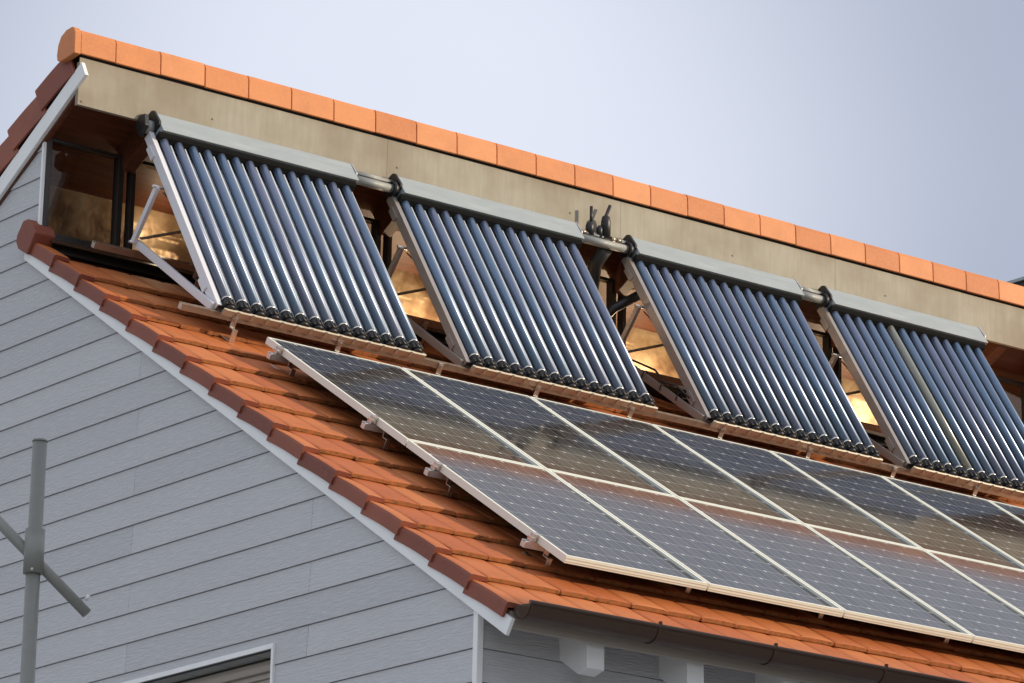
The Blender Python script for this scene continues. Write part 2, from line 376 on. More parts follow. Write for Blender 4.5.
# gable window: frame, lintel soffit, blind box, glass
wi = MB(); y0, y1, z0, z1 = WIN; t = 0.028; xa, xb = XW - .018, XW + .16
wi.box((xa, y0 + .002, z1 - t), (xb, y1 - .002, z1 - .002), fr=W); wi.box((xa, y0 + .002, z0 + t), (xb, y0 + t * .8, z1 - t), fr=W)
wi.box((xa, y1 - t * .8, z0 + t), (xb, y1 - .002, z1 - t), fr=W); wi.box((xa - .03, y0 + .002, z0 + .002), (xb, y1 - .002, z0 + t), fr=W)
win = wi.build('window', M['white'], house, 0.002)
b = MB(); b.box((XW + .0, y0 + t, z1 - t - .012), (XW + .155, y1 - t, z1 - t - .001), fr=W); b.build('lintel_panel', M['lintel'], win)
b = MB(); b.prism([(XW + .085, z1 - .118), (XW + .080, z1 - .085), (XW + .088, z1 - .058), (XW + .110, z1 - .047), (XW + .155, z1 - .045), (XW + .155, z1 - .118)], y0 + t, y1 - t, lambda tt, a, c: W(a, tt, c)); b.build('shutter_box', M['taupe'], win, .004)
b = MB(); b.box((XW + .11, y0 + t, z1 - .150), (XW + .15, y1 - t, z1 - .1185), fr=W); b.box((XW + .125, y0 + t, z1 - .185), (XW + .15, y1 - t, z1 - .1505), fr=W); b.box((XW + .10, y0 + t, z0 + t), (XW + .15, y0 + t + .06, z1 - .1855), fr=W)
b.build('sash', M['taupe'], win, .003)
b = MB(); b.box((XW + .13, y0 + t + .062, z0 + t), (XW + .14, y1 - t, z1 - .186), fr=W); b.build('glass', M['glass'], win)

# lower roof: tiles
VE = 4.03; CR = 0.372; HT = -0.145; NC = 15
YTOP = YC - 0.02
tiles = MB(); TW = 0.243; U0 = -0.565
for c_ in range(NC):
    ve = VE - CR * c_
    nu = int((XE - U0) / TW)
    for i in range(nu):
        u0 = U0 + TW * i; u1 = u0 + TW - 0.0035
        dv = random.uniform(-.004, .004); dh = random.uniform(-.0015, .0015); tl = random.uniform(-.002, .002)
        va = ve - CR - 0.06; vb = ve + dv; th_ = 0.021
        hf = HT + dh; hb = HT - 0.032
        if i == 0: vb += 0.0
        # slightly cambered surface across the width with one low seam edge
        us = [u0, u0 + .018, u0 + TW * .5, u1 - .02, u1]; dz = [-.004, .001, .003, .001, -.005]
        front = [rf(a, vb, hf + d + tl * (j / 4)) for j, (a, d) in enumerate(zip(us, dz))]
        lip = [rf(a, vb - .014, hf + d + .0035 + tl * (j / 4)) for j, (a, d) in enumerate(zip(us, dz))]
        back = [rf(a, va, hb + d) for a, d in zip(us, dz)]
        fb = [rf(a, vb - .002, hf - th_) for a in us]; bb = [rf(a, va, hb - th_ * .9) for a in us]
        P = back + lip + front + fb + bb
        F = []; MI = []
        o_ = len(tiles.v)
        tiles.v += P
        def q(a, c, mi):
            for j in range(4): tiles.f.append([o_ + a * 5 + j, o_ + a * 5 + j + 1, o_ + c * 5 + j + 1, o_ + c * 5 + j]); tiles.mi.append(mi); tiles.sm.append(False)
        q(0, 1, 0); q(1, 2, 0); q(2, 3, 1); q(3, 4, 0)
        tiles.f.append([o_ + 0, o_ + 5, o_ + 10, o_ + 15, o_ + 20]); tiles.mi.append(0); tiles.sm.append(False)
        tiles.f.append([o_ + 4, o_ + 9, o_ + 14, o_ + 19, o_ + 24][::-1]); tiles.mi.append(0); tiles.sm.append(False)
lower = tiles.build('lower_roof', [M['tile'], M['tedge']], house, fix=False)
# verge tiles on the lower gable edge
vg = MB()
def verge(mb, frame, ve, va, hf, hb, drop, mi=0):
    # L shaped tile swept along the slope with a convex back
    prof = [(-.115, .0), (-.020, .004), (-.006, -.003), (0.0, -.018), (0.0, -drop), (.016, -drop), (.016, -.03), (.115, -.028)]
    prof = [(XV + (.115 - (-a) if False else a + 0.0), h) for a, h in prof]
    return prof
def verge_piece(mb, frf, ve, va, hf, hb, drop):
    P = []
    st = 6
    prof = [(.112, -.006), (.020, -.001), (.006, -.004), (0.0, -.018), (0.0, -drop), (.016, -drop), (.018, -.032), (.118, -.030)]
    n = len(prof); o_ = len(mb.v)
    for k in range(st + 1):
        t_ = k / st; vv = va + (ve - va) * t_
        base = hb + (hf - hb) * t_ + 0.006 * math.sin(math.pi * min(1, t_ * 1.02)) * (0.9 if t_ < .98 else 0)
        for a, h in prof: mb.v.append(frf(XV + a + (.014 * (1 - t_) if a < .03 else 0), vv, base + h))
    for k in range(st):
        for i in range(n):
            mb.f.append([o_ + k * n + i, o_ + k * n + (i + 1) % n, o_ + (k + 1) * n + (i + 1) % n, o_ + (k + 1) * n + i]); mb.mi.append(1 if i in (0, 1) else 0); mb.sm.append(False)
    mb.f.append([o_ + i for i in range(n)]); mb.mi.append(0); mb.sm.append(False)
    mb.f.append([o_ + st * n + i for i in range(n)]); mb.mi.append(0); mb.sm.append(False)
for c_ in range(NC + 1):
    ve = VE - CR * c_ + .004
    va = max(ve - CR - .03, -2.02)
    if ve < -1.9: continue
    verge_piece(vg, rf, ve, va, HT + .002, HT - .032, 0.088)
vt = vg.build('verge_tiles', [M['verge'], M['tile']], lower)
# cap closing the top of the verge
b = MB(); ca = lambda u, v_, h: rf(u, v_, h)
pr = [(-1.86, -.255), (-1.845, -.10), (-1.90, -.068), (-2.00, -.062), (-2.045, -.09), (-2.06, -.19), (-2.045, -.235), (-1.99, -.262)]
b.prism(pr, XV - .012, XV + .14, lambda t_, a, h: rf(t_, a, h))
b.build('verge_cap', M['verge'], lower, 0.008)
# bargeboard of the lower gable edge
def bb_low(y, e): return None
b = MB(); pr = [(1.80, .765), (-3.305, -2.432), (-3.355, -2.352), (1.80, .868)]
b.prism(pr, XV + .022, XV + .045, lambda t_, a, h: W(t_, a, h)); b.build('bargeboard', M['white'], house, .003)
# roof deck below the tiles
b = MB(); b.box((XV + .05, -1.95, HT - .12), (XE, VE - .12, HT - .078), fr=rf); b.build('roof_deck', M['timber'], house)
# verge soffit strip between bargeboard and wall
b = MB(); b.box((XV + .046, -1.9, HT - .17), (XW + .03, VE - .10, HT - .121), fr=rf); b.build('verge_soffit', M['white'], house)
# eave: fascia, rafter tails, gutter
ye, ze = rf(0, VE, HT).y, rf(0, VE, HT).z - Z0
b = MB(); b.box((XV + .05, ye + .030, ze - .128), (XE, ye + .052, ze - .035), fr=W)
b.build('eave_fascia', M['taupe'], house, .003)
for i in range(19):
    xr = -0.08 + 0.68 * i
    if xr > XE - .3: break
    b = MB()
    pr = [(3.55, -.26), (4.00, -.26), (4.09, -.40), (4.035, -.462), (3.55, -.462)]
    b.prism([(a, h + .0) for a, h in pr], xr, xr + .115, lambda t_, a, h: rf(t_, a, h)); b.build('rafter_tail', M['white'], house, .004)
gy, gz, gr = ye - .055, ze - .022, .072
prof = []
for k in range(13):
    a = math.pi + math.pi * k / 12; prof.append((gy + gr * math.cos(a), gz + gr * math.sin(a)))
inner = [(gy + (gr - .006) * math.cos(math.pi + math.pi * k / 12), gz + (gr - .006) * math.sin(math.pi + math.pi * k / 12)) for k in range(13)][::-1]
b = MB(); b.prism(prof + inner, XV + .06, XE, lambda t_, a, h: W(t_, a, h))
b.tube([W(XV + .05, gy - gr - .003, gz + .006), W(XE, gy - gr - .003, gz + .006)], .011, 10)
gut = b.build('gutter', M['gutter'], house)
b = MB(); n = 12; P = [W(XV + .055, a, h) for a, h in prof] ; b.add(P + [W(XV + .012, gy, gz - .006)], [(i, i + 1, 13) for i in range(12)] + [(12, 0, 13)]); b.build('gutter_end', M['gutter'], gut)
for i in range(14):
    xs = 0.22 + .80 * i - .0
    if xs > XE: break
    pp = [(gy + (gr + .006) * math.cos(math.pi + math.pi * k / 12), gz + (gr + .006) * math.sin(math.pi + math.pi * k / 12)) for k in range(13)]
    qq = [(gy + (gr + .001) * math.cos(math.pi + math.pi * k / 12), gz + (gr + .001) * math.sin(math.pi + math.pi * k / 12)) for k in range(13)][::-1]
    b = MB(); b.prism(pp + qq, xs, xs + .022, lambda t_, a, h: W(t_, a, h)); b.box((xs + .004, gy - gr - .014, gz + .01), (xs + .016, gy - gr + .004, gz + .03), fr=W)
    b.build('gutter_bracket', M['gutter'], gut)
# clerestory: sill, head, bays
ROOFZ = YC * math.tan(TH) + (HT - .03) / math.cos(TH)
b = MB(); b.box((XW + .03, YC + .045, ROOFZ - .3), (XE, YC + .12, .905), fr=W); b.build('clerestory_wall', M['dark_gap'], house)
b = MB(); b.box((XW + .086, YC + .40, .60), (XE - .25, YC + .42, 1.50), fr=W); b.build('interior_wall', M['ply'], house)
b = MB(); b.box((XW + .075, YC + .05, .60), (XW + .085, YC + .42, 1.60), fr=W); b.build('interior_wall', M['ply'], house)
for lx, ly, lz, pw in ((.50, .20, 1.30, 2.6), (2.66, .20, .93, 24), (4.66, .20, .93, 30), (6.80, .20, .95, 26)):  # unseen lamps added to make the warm patches behind the glazing
    ld = D.lights.new('room_lamp', 'POINT'); ld.energy = pw; ld.color = (1.0, 0.80, 0.56); ld.shadow_soft_size = .03
    lo = D.objects.new('room_lamp', ld); COL.objects.link(lo); lo.parent = house; lo.location = W(lx, YC + ly, lz) - Vector(house['_o'])
b = MB(); b.box((XW + .012, YC - .035, ROOFZ - .05), (XE, YC + .04, .915), fr=W); b.build('clerestory_sill', M['frame_dark'], house, .004)
b = MB(); b.box((XW + .05, -1.98 + .02, HT + .012), (XE, -1.80, HT + .020), fr=rf); b.build('apron_flashing', M['gutter'], house, .003)
RX = [-.005 + .68 * i for i in range(19) if -.005 + .68 * i < XE]
edges = [XW + .012] + RX + [XE]
for i, (a, c) in enumerate(zip(edges[:-1], edges[1:])):
    xa = a + (.0 if i == 0 else .028); xc = c - .028
    f = MB(); fw_ = .035
    f.box((xa, YC - .03, .916), (xa + fw_, YC + .03, 1.56), fr=W); f.box((xc - .042, YC - .03, .916), (xc, YC + .03, 1.56), fr=W)
    f.box((xa + fw_, YC - .03, .916), (xc - .042, YC + .03, .94), fr=W); f.box((xa + fw_, YC - .03, 1.54), (xc - .042, YC + .03, 1.56), fr=W)
    fo = f.build('clerestory_window', M['frame_dark'], house, .003)
    p = MB(); p.box((xa + fw_ + .001, YC + .004, .941), (xc - .043, YC + .014, 1.539), fr=W); p.build('pane', M['pane'], fo)
    if c < XE:
        p = MB(); p.box((xc + .001, YC + .0, .916), (xc + .055, YC + .02, 1.56), fr=W); p.build('infill_panel', M['pane'], fo)
# upper roof
def up(x, d, h):       # d metres down the back slope from the ridge, h above slope plane
    return W(x, 1.27 + d * math.cos(TB) + h * math.sin(TB), 1.985 - d * math.sin(TB) + h * math.cos(TB))
b = MB(); b.box((XV + .05, .075, -.095), (XE, 8.4, .040), fr=up); upper = b.build('upper_roof', M['timber'], house)
ut = MB()
for c_ in range(23):
    for i in range(int((XE - U0) / TW)):
        u0 = U0 + TW * i
        d1 = .10 + CR * (c_ + 1); d0 = d1 - CR - .05
        ut.hexa([up(u0, d0, .065), up(u0 + TW - .004, d0, .065), up(u0 + TW - .004, d1, .10), up(u0, d1, .10), up(u0, d0, .092), up(u0 + TW - .004, d0, .092), up(u0 + TW - .004, d1, .132), up(u0, d1, .132)])
ut.build('back_tiles', M['tile'], upper)
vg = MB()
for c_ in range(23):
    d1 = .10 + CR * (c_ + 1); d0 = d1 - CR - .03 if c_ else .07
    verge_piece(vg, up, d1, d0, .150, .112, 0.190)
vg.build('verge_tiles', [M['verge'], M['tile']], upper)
# upper bargeboard
b = MB(); pr = [(-.035, -.185), (-.035, -.072), (8.4, -.072), (8.4, -.205)]
b.prism(pr, XV + .018, XV + .045, lambda t_, a, h: up(t_, a + .02, h)); b.build('bargeboard', M['white'], house, .003)
b = MB(); b.box((XV + .046, .17, -.20), (XW + .02, 8.3, -.096), fr=up); b.build('verge_soffit', M['timber'], house)
for xr in RX:
    b = MB(); b.prism([(.06, -.096), (.20, -.27), (.60, -.27), (.60, -.096)], xr - .045, xr + .045, lambda t_, a, h: up(t_, a, h)); b.build('rafter', M['timber'], house, .004)
# fascia sheet under the ridge
b = MB(); xs = XV + .035
jn = [xs, 1.75, 3.75, 5.75, 7.75, 9.75, XE]
for a, c in zip(jn[:-1], jn[1:]): b.box((a, 1.268, 1.665), (c - .002, 1.274, 1.978), fr=W)
b.box((xs, 1.275, 1.665), (XE, 1.300, 1.95), fr=W)
for xx in [xs + .03 + .49 * i for i in range(25)]:
    for zz in (1.69, 1.80):
        if (int(xx * 7) % 3 == 0 or xx < 0) and zz == 1.69 or (int(xx * 11) % 4 == 0): b.tube([W(xx, 1.262, zz), W(xx, 1.269, zz)], .007, 8)
b.build('ridge_fascia', M['flash'], house)
b = MB(); b.box((xs + .01, 1.2745, 1.951), (XE, 1.30, 2.02), fr=W); b.build('ridge_gap', M['dark_gap'], house)
# ridge tiles
rg = MB()
def ridge_tile(a, c, lift=0.0):
    pr = [(1.236, 1.992), (1.242, 2.125), (1.256, 2.152), (1.292, 2.165), (1.34, 2.158), (1.46, 2.10), (1.455, 2.075), (1.33, 2.13), (1.295, 2.135), (1.282, 2.12), (1.258, 1.992)]
    rg.prism([(y + lift * .2, z + lift) for y, z in pr], a, c, lambda t_, y, z: W(t_, y, z))
RT = .338; x = -.40; k = 0
ridge_tile(XV + .02, -.404)
while x < XE:
    ridge_tile(x, x + RT - .006, random.uniform(-.003, .003)); x += RT
rid = rg.build('ridge_tiles', M['ridge'], upper, .004)
b = MB(); pr = [(1.234, 1.985), (1.240, 2.13), (1.254, 2.158), (1.280, 2.172), (1.35, 2.168), (1.41, 2.14), (1.44, 2.09), (1.45, 2.02), (1.44, 1.985), (1.40, 1.970), (1.33, 1.972)]
b.prism(pr, XV - .03, XV + .019, lambda t_, y, z: W(t_, y, z)); b.build('ridge_end_tile', M['ridge'], upper, .006)

# ------------------------------------------------------------------ PV modules
PW, PH = 1.0, 1.7455
def panel_proto():
    loc = rf(0, PH, -.04)
    t_ = thing('solar_panel', '', 'solar panel', loc, 'solar panels on the lower roof')
    g = .007; u0, u1, v0, v1 = g, PW - g, g, PH - g; fwid = .017; H0 = -.042
    f = MB()
    def fb(a, c, hh0, hh1): f.box((a[0], a[1], hh0), (c[0], c[1], hh1), fr=rf)
    for (a, c) in (((u0, v0), (u0 + fwid, v1)), ((u1 - fwid, v0), (u1, v1)), ((u0 + fwid, v0), (u1 - fwid, v0 + fwid)), ((u0 + fwid, v1 - fwid), (u1 - fwid, v1))):
        fb(a, c, H0, 0.0)
    # ribs pressed into the lower edge
    f.box((u0, v1 + .0005, -.030), (u1, v1 + .0025, -.026), fr=rf); f.box((u0, v1 + .0005, -.014), (u1, v1 + .0025, -.010), fr=rf)
    f.build('frame', M['alu_frame'], t_, .0012)
    gl = MB(); gl.add([rf(u0 + fwid, v0 + fwid, -.002), rf(u1 - fwid, v0 + fwid, -.002), rf(u1 - fwid, v1 - fwid, -.018), rf(u0 + fwid, v1 - fwid, -.018),
                       rf(u0 + fwid, v0 + fwid, -.008), rf(u1 - fwid, v0 + fwid, -.008), rf(u1 - fwid, v1 - fwid, -.024), rf(u0 + fwid, v1 - fwid, -.024)],
                      [(0, 3, 2, 1), (4, 5, 6, 7), (0, 1, 5, 4), (1, 2, 6, 5), (2, 3, 7, 6), (3, 0, 4, 7)])
    go = gl.build('glass', M['pv'], t_, fix=False)
    me = go.data; ul = me.uv_layers.new(name='cells')
    W_, H_ = u1 - u0 - 2 * fwid, v1 - v0 - 2 * fwid; mg = .018
    off = Vector(t_['_o'])
    for l in me.loops:
        p = me.vertices[l.vertex_index].co + off - Vector((0, 0, Z0))
        uu = p.x - u0 - fwid; vv = p.dot(S) - v0 - fwid
        ul.data[l.index].uv = ((uu - mg) / (W_ - 2 * mg) * 6 + 60, (vv - mg) / (H_ - 2 * mg) * 10 + 60)
    return t_
ordn = ['leftmost', 'second from the left', 'third from the left', 'fourth from the left', 'fifth from the left', 'sixth from the left', 'rightmost']
proto = panel_proto(); first = True
for r in range(2):
    for c_ in range(7 if r == 0 else 6):
        loc = rf(c_ * PW, PH * (r + 1), -.04)
        if first: t_ = proto; first = False
        else: t_ = copy_tree(proto, loc); t_['_o'] = tuple(loc)
        pos = ordn[c_] if not (r == 1 and c_ == 5) else 'last at the right'
        if r == 0: t_['label'] = 'dark solar panel in the upper row below the tube collectors, ' + pos
        else: t_['label'] = 'pale reflecting solar panel in the lower row above the gutter, ' + pos
# rails under the PV array
for i, (vv, nm) in enumerate(((.20, 'topmost'), (1.38, 'second from the top'), (2.12, 'third from the top'), (3.18, 'lowest'))):
    t_ = thing('mounting_rail', 'aluminium rail with hooks under the solar panels, ' + nm + ' of four', 'mounting rail', rf(-.05, vv, -.1), 'rails under the solar panels')
    b = MB(); 
    pr = [(-.020, -.045), (-.020, -.084), (.020, -.084), (.020, -.045), (.008, -.045), (.008, -.056), (-.008, -.056), (-.008, -.045)]
    b.prism(pr, -.065, 6.95 if i < 2 else 5.98, lambda tt, a, h: rf(tt, vv + a, h)); b.build('rail', M['alu'], t_, .001)
    b = MB(); b.box((-.034, vv - .022, -.044), (-.0005, vv + .022, -.016), fr=rf); b.box((-.022, vv - .022, -.016), (.016, vv + .022, .003), fr=rf); b.build('end_clamp', M['steel'], t_, .002)
    for k in range(7 if i < 2 else 6):
        uu = .09 + k * .98
        b = MB(); b.box((uu - .016, vv + .021, -.10), (uu + .016, vv + .027, -.055), fr=rf); b.box((uu - .016, vv + .021, -.106), (uu + .016, vv + .075, -.100), fr=rf)
        b.box((uu - .016, vv + .069, -.155), (uu + .016, vv + .075, -.106), fr=rf); b.box((uu - .016, vv - .16, -.161), (uu + .016, vv + .075, -.1555), fr=rf)
        b.build('roof_hook', M['steel'], t_, .001)

# ------------------------------------------------------------------ evacuated tube collectors
AC = math.radians(56.6); A = Vector((0, math.cos(AC), math.sin(AC))); Mn = Vector((0, -math.sin(AC), math.cos(AC)))
CB = rf(0, -.40, .045)
def cf(x, a, m_): return Vector((x, CB.y, CB.z)) + A * a + Mn * m_       # collector frame
NT, TP, T0 = 14, .1085, .085
def collector_proto():
    t_ = thing('tube_collector', '', 'solar collector', cf(0, 0, 0), 'tube collectors along the clerestory')
    b = MB()      # side channel, left
    b.prism([(-.02, -.062), (-.02, .004), (1.585, .004), (1.585, -.062)], .0, .006, lambda x, a, h: cf(x, a, h))
    b.box((.006, -.02, -.002), (.034, 1.585, .004), fr=cf); b.box((.006, -.02, -.062), (.034, 1.585, -.056), fr=cf)
    for aa in (.16, 1.38): b.box((-.010, aa, -.074), (-.0005, aa + .11, -.030), fr=cf)
    b.build('side_frame', M['strut'], t_, .0015)
    b = MB(); b.box((1.548, -.01, -.085), (1.554, 1.585, -.040), fr=cf); b.box((1.520, -.01, -.085), (1.548, 1.585, -.079), fr=cf); b.build('side_frame', M['white_alu'], t_, .0015)
    for aa in (.35, 1.15):
        b = MB(); b.box((.041, aa, -.078), (1.519, aa + .04, -.066), fr=cf); b.build('cross_brace', M['alu'], t_, .001)
    # corrugated reflector
    b = MB(); P = []
    tr_ = [(-1, -.004), (-.90, -.004), (-.84, -.016), (-.66, -.036), (-.45, -.047), (-.25, -.045), (-.08, -.036), (0, -.031), (.08, -.036), (.25, -.045), (.45, -.047), (.66, -.036), (.84, -.016), (.90, -.004)]
    for i in range(NT):
        for s1, hh in tr_: P.append((T0 + TP * i + s1 * TP / 2, hh, s1 < -.89 or s1 > .89))
    P.append((T0 + TP * (NT - 1) + TP / 2, -.004, True))
    L = len(P)
    for a_, dh_ in ((.02, 0), (1.50, 0), (.02, -.002), (1.50, -.002)):
        for (x, h, q_) in P: b.v.append(cf(x, a_, h + dh_))
    for i in range(L - 1):
        crest = P[i][2] and P[i + 1][2]
        b.f.append([i, i + 1, L + i + 1, L + i]); b.mi.append(1 if crest else 0); b.sm.append(not crest)
        b.f.append([2 * L + i + 1, 2 * L + i, 3 * L + i, 3 * L + i + 1]); b.mi.append(0); b.sm.append(False)
    b.build('reflector', [M['mirror'], M['crest']], t_, fix=False)
    # bottom tray
    b = MB(); b.prism([(-.055, -.065), (-.062, .006), (-.050, .012), (-.044, -.050), (.02, -.056), (.02, -.065)], .035, 1.556, lambda x, a, h: cf(x, a, h)); tray = b.build('bottom_tray', M['tray'], t_, .001)
    for i in range(NT):
        b = MB(); xx = T0 + TP * (i - .5) + (.012 if i == 0 else 0); b.box((xx - .008, -.066, -.03), (xx + .008, -.060, .014), fr=cf)
        b.build('clip', M['tray'], tray, .001)
    # header
    b = MB(); b.prism([(1.501, -.075), (1.503, -.020), (1.512, .035), (1.525, .052), (1.5395, .056), (1.5395, -.075)], .030, 1.560, lambda x, a, h: cf(x, a, h)); b.build('header_seal', M['matt_black'], t_, .004)
    b = MB(); b.prism([(1.540, -.07), (1.540, .064), (1.534, .070), (1.538, .076), (1.708, .066), (1.735, .040), (1.735, -.05)], .050, 1.570, lambda x, a, h: cf(x, a, h)); hd = b.build('header_cover', M['cover'], t_, .003)
    b = MB(); b.prism([(1.59, -.075), (1.585, .072), (1.600, .088), (1.716, .076), (1.735, .055), (1.745, -.02), (1.705, -.08)], .030, .0495, lambda x, a, h: cf(x, a, h)); b.build('end_cap', M['black'], hd, .003)
    b = MB(); b.prism([(1.59, -.072), (1.592, .070), (1.606, .082), (1.714, .070), (1.728, .052), (1.738, -.02), (1.702, -.074)], 1.5705, 1.578, lambda x, a, h: cf(x, a, h)); b.build('end_cap', M['alu'], hd, .003)
    # tubes
    tb = MB(); x = T0; R_ = .0295
    tb.tube([cf(x, .045, 0), cf(x, 1.50, 0), cf(x, 1.53, 0), cf(x, 1.556, 0)], [R_, R_, R_ * .96, R_ * .8], 24)
    t0 = tb.build('vacuum_tube', M['tube'], t_)
    cb = MB()
    for a0, a1, r0, r1 in ((-.052, -.030, .030, .037), (-.029, .012, .040, .040), (.013, .036, .036, .032)): cb.tube([cf(x, a0, 0), cf(x, a1, 0)], [r0, r1], 20)
    for k in range(10):
        an = 2 * math.pi * k / 10; c0 = math.cos(an); s0 = math.sin(an)
        cb.tube([cf(x + .040 * c0, -.026, .040 * s0), cf(x + .040 * c0, .010, .040 * s0)], .0065, 6)
    cb.tube([cf(x + .045, -.025, -.01), cf(x + TP - .045, -.025, -.01)], .012, 8)
    c0 = cb.build('tube_cap', M['black'], t0)
    rg_ = MB(); rg_.tube([cf(x, .037, 0), cf(x, .054, 0)], [.0345, .0315], 20); rg0 = rg_.build('tube_collar', M['steel'], t0)
    for i in range(1, NT):
        t1 = t0.copy(); COL.objects.link(t1); t1.parent = t_; t1.location = (TP * i, 0, 0)
        for ch in (c0, rg0): c1 = ch.copy(); COL.objects.link(c1); c1.parent = t1
    # triangular support at both ends
    for xx, mt in ((-.028, 'strut'), (1.50, 'strut')):
        b = MB()
        p0 = cf(xx, -.01, -.03); foot = rf(0, -1.50, .055); foot.x = xx
        def bar(mb, a, c, wd, dp, off=0):
            d = (c - a).normalized(); nn = d.cross(X).normalized()
            P = []
            for pt in (a, c):
                for dx, dn in ((0, -dp / 2), (wd, -dp / 2), (wd, dp / 2), (0, dp / 2)): P.append(pt + X * (dx + off) + nn * dn)
            mb.hexa(P)
        bar(b, p0, foot, .024, .050); b.build('support_base', M[mt], t_, .002)
        b = MB(); ft = foot + Vector((0, 0, .0)); tp = cf(xx, 1.12, -.07); bar(b, ft - X * .0265, tp - X * .0265, .026, .040); b.build('support_leg', M[mt], t_, .002)
        b = MB(); b.tube([foot + X * -.045, foot + X * .035], .010, 8); b.tube([tp + X * -.045, tp + X * .035], .010, 8); b.build('bolt', M['steel'], t_)
    f0 = rf(0, -1.50, .06); t1 = cf(0, 1.10, -.09)
    for (xa_, pa), (xb_, pb) in (((0.0, t1), (.75, f0)), ((0.0, f0 + Vector((0, 0, .03))), (.75, t1))):
        b = MB(); bar(b, Vector((xa_, pa.y, pa.z)), Vector((xb_, pb.y + .006, pb.z)), .022, .022); b.build('cross_strap', M['rail'], t_, .001)
    return t_
cx = [-.16, 1.73, 3.735, 5.545]
lab = ['blue tube collector with exposed white support bars at the gable end',
       'blue tube collector second from the gable, left of the black insulated pipe',
       'blue tube collector third from the gable, right of the black insulated pipe',
       'blue tube collector farthest right, with one faded olive-grey tube']
cproto = collector_proto()
cols = []
for i, x in enumerate(cx):
    loc = cf(x, 0, 0)
    if i == 0: c = cproto; base0 = cproto
    else: c = copy_tree(cproto, loc); c['_o'] = tuple(loc)
    c['label'] = lab[i]; cols.append(c)
cproto.location = cf(cx[0], 0, 0)
for q in D.objects:                     # first collector's channel and bars paler: stronger light put into the colour
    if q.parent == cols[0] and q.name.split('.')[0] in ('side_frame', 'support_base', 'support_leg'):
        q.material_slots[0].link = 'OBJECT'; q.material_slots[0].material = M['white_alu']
# faded tube in the last collector
tt = sorted([q for q in D.objects if q.parent == cols[3] and q.name.startswith('vacuum_tube')], key=lambda q: q.location.x)[5]
tt.data = tt.data.copy(); tt.data.materials[0] = M['tube_old']; tt['label'] = 'faded olive-grey vacuum tube'
# collector rails on the roof
def crail(vv, w0, nm, x0, x1, hooks):
    t_ = thing('collector_rail', nm, 'mounting rail', rf(x0, vv, -.1), 'rails carrying the tube collectors')
    b = MB(); pr = [(vv - .02, w0), (vv - .02, w0 - .042), (vv + .02, w0 - .042), (vv + .02, w0), (vv + .009, w0), (vv + .009, w0 - .010), (vv - .009, w0 - .010), (vv - .009, w0)]
    b.prism(pr, x0, x1, lambda tt, a, h: rf(tt, a, h)); b.build('rail', M['rail'], t_, .001)
    for uu in hooks:
        b = MB(); b.box((uu - .018, vv + .021, w0 - .075), (uu + .018, vv + .028, w0 - .004), fr=rf); b.box((uu - .018, vv + .021, w0 - .082), (uu + .018, vv + .075, w0 - .0755), fr=rf)
        b.box((uu - .018, vv + .068, HT - .006), (uu + .018, vv + .075, w0 - .0825), fr=rf); b.box((uu - .018, vv - .18, HT - .013), (uu + .018, vv + .075, HT - .0065), fr=rf)
        b.tube([rf(uu, vv + .029, w0 - .022), rf(uu, vv + .040, w0 - .022)], .010, 8)
        b.build('roof_hook', M['steel'], t_, .001)
crail(-.385, .000, 'long aluminium rail on hooks along the lower ends of the tube collectors', -.405, 9.0, [-.02 + .78 * i for i in range(11)])
crail(-1.50, .005, 'aluminium rail behind the tube collectors beside the clerestory sill', -.47, 9.0, [.3 + .9 * i for i in range(9)])

# ------------------------------------------------------------------ pipework between the headers
def hp(x, a, m_): return cf(x, a, m_)
def pipe_between(x0, x1, label):
    t_ = thing('connecting_pipe', label, 'pipe', hp((x0 + x1) / 2, 1.60, 0), 'pipes joining the collector headers')
    b = MB(); b.tube([hp(x0, 1.605, .025), hp(x1, 1.605, .025)], .030, 18); b.build('lagging', M['galv'], t_)
    b = MB(); b.tube([hp(x0, 1.655, .040), hp(x1, 1.655, .040)], .010, 10); b.tube([hp(x0, 1.680, .035), hp(x1, 1.680, .035)], .008, 10); b.build('sensor_conduit', M['galv'], t_)
    b = MB(); b.tube([hp(x1 - .035, 1.61, .02), hp(x1 - .001, 1.61, .02)], .055, 18); b.build('coupling', M['black'], t_)
e = 1.579
pipe_between(cx[0] + e, cx[1] + .029, 'short lagged pipe joining first and second collector headers')
pipe_between(cx[1] + e, cx[2] + .029, 'lagged pipe below the air vents joining second and third headers')
pipe_between(cx[2] + e, cx[3] + .029, 'short lagged pipe joining third and fourth collector headers')
# stub with black cap left of the first header
t_ = thing('header_stub', 'capped black and grey stub at the gable end of the first header', 'pipe end', hp(cx[0] - .03, 1.6, 0))
b = MB(); b.tube([hp(cx[0] - .02, 1.63, .0), hp(cx[0] + .029, 1.63, .0)], .045, 18); b.build('pipe', M['galv'], t_)
b = MB(); b.prism([(1.58, -.05), (1.585, .045), (1.66, .075), (1.70, .02), (1.67, -.05)], cx[0] - .055, cx[0] - .021, lambda x, a, h: cf(x, a, h)); b.build('cap', M['black'], t_, .006)
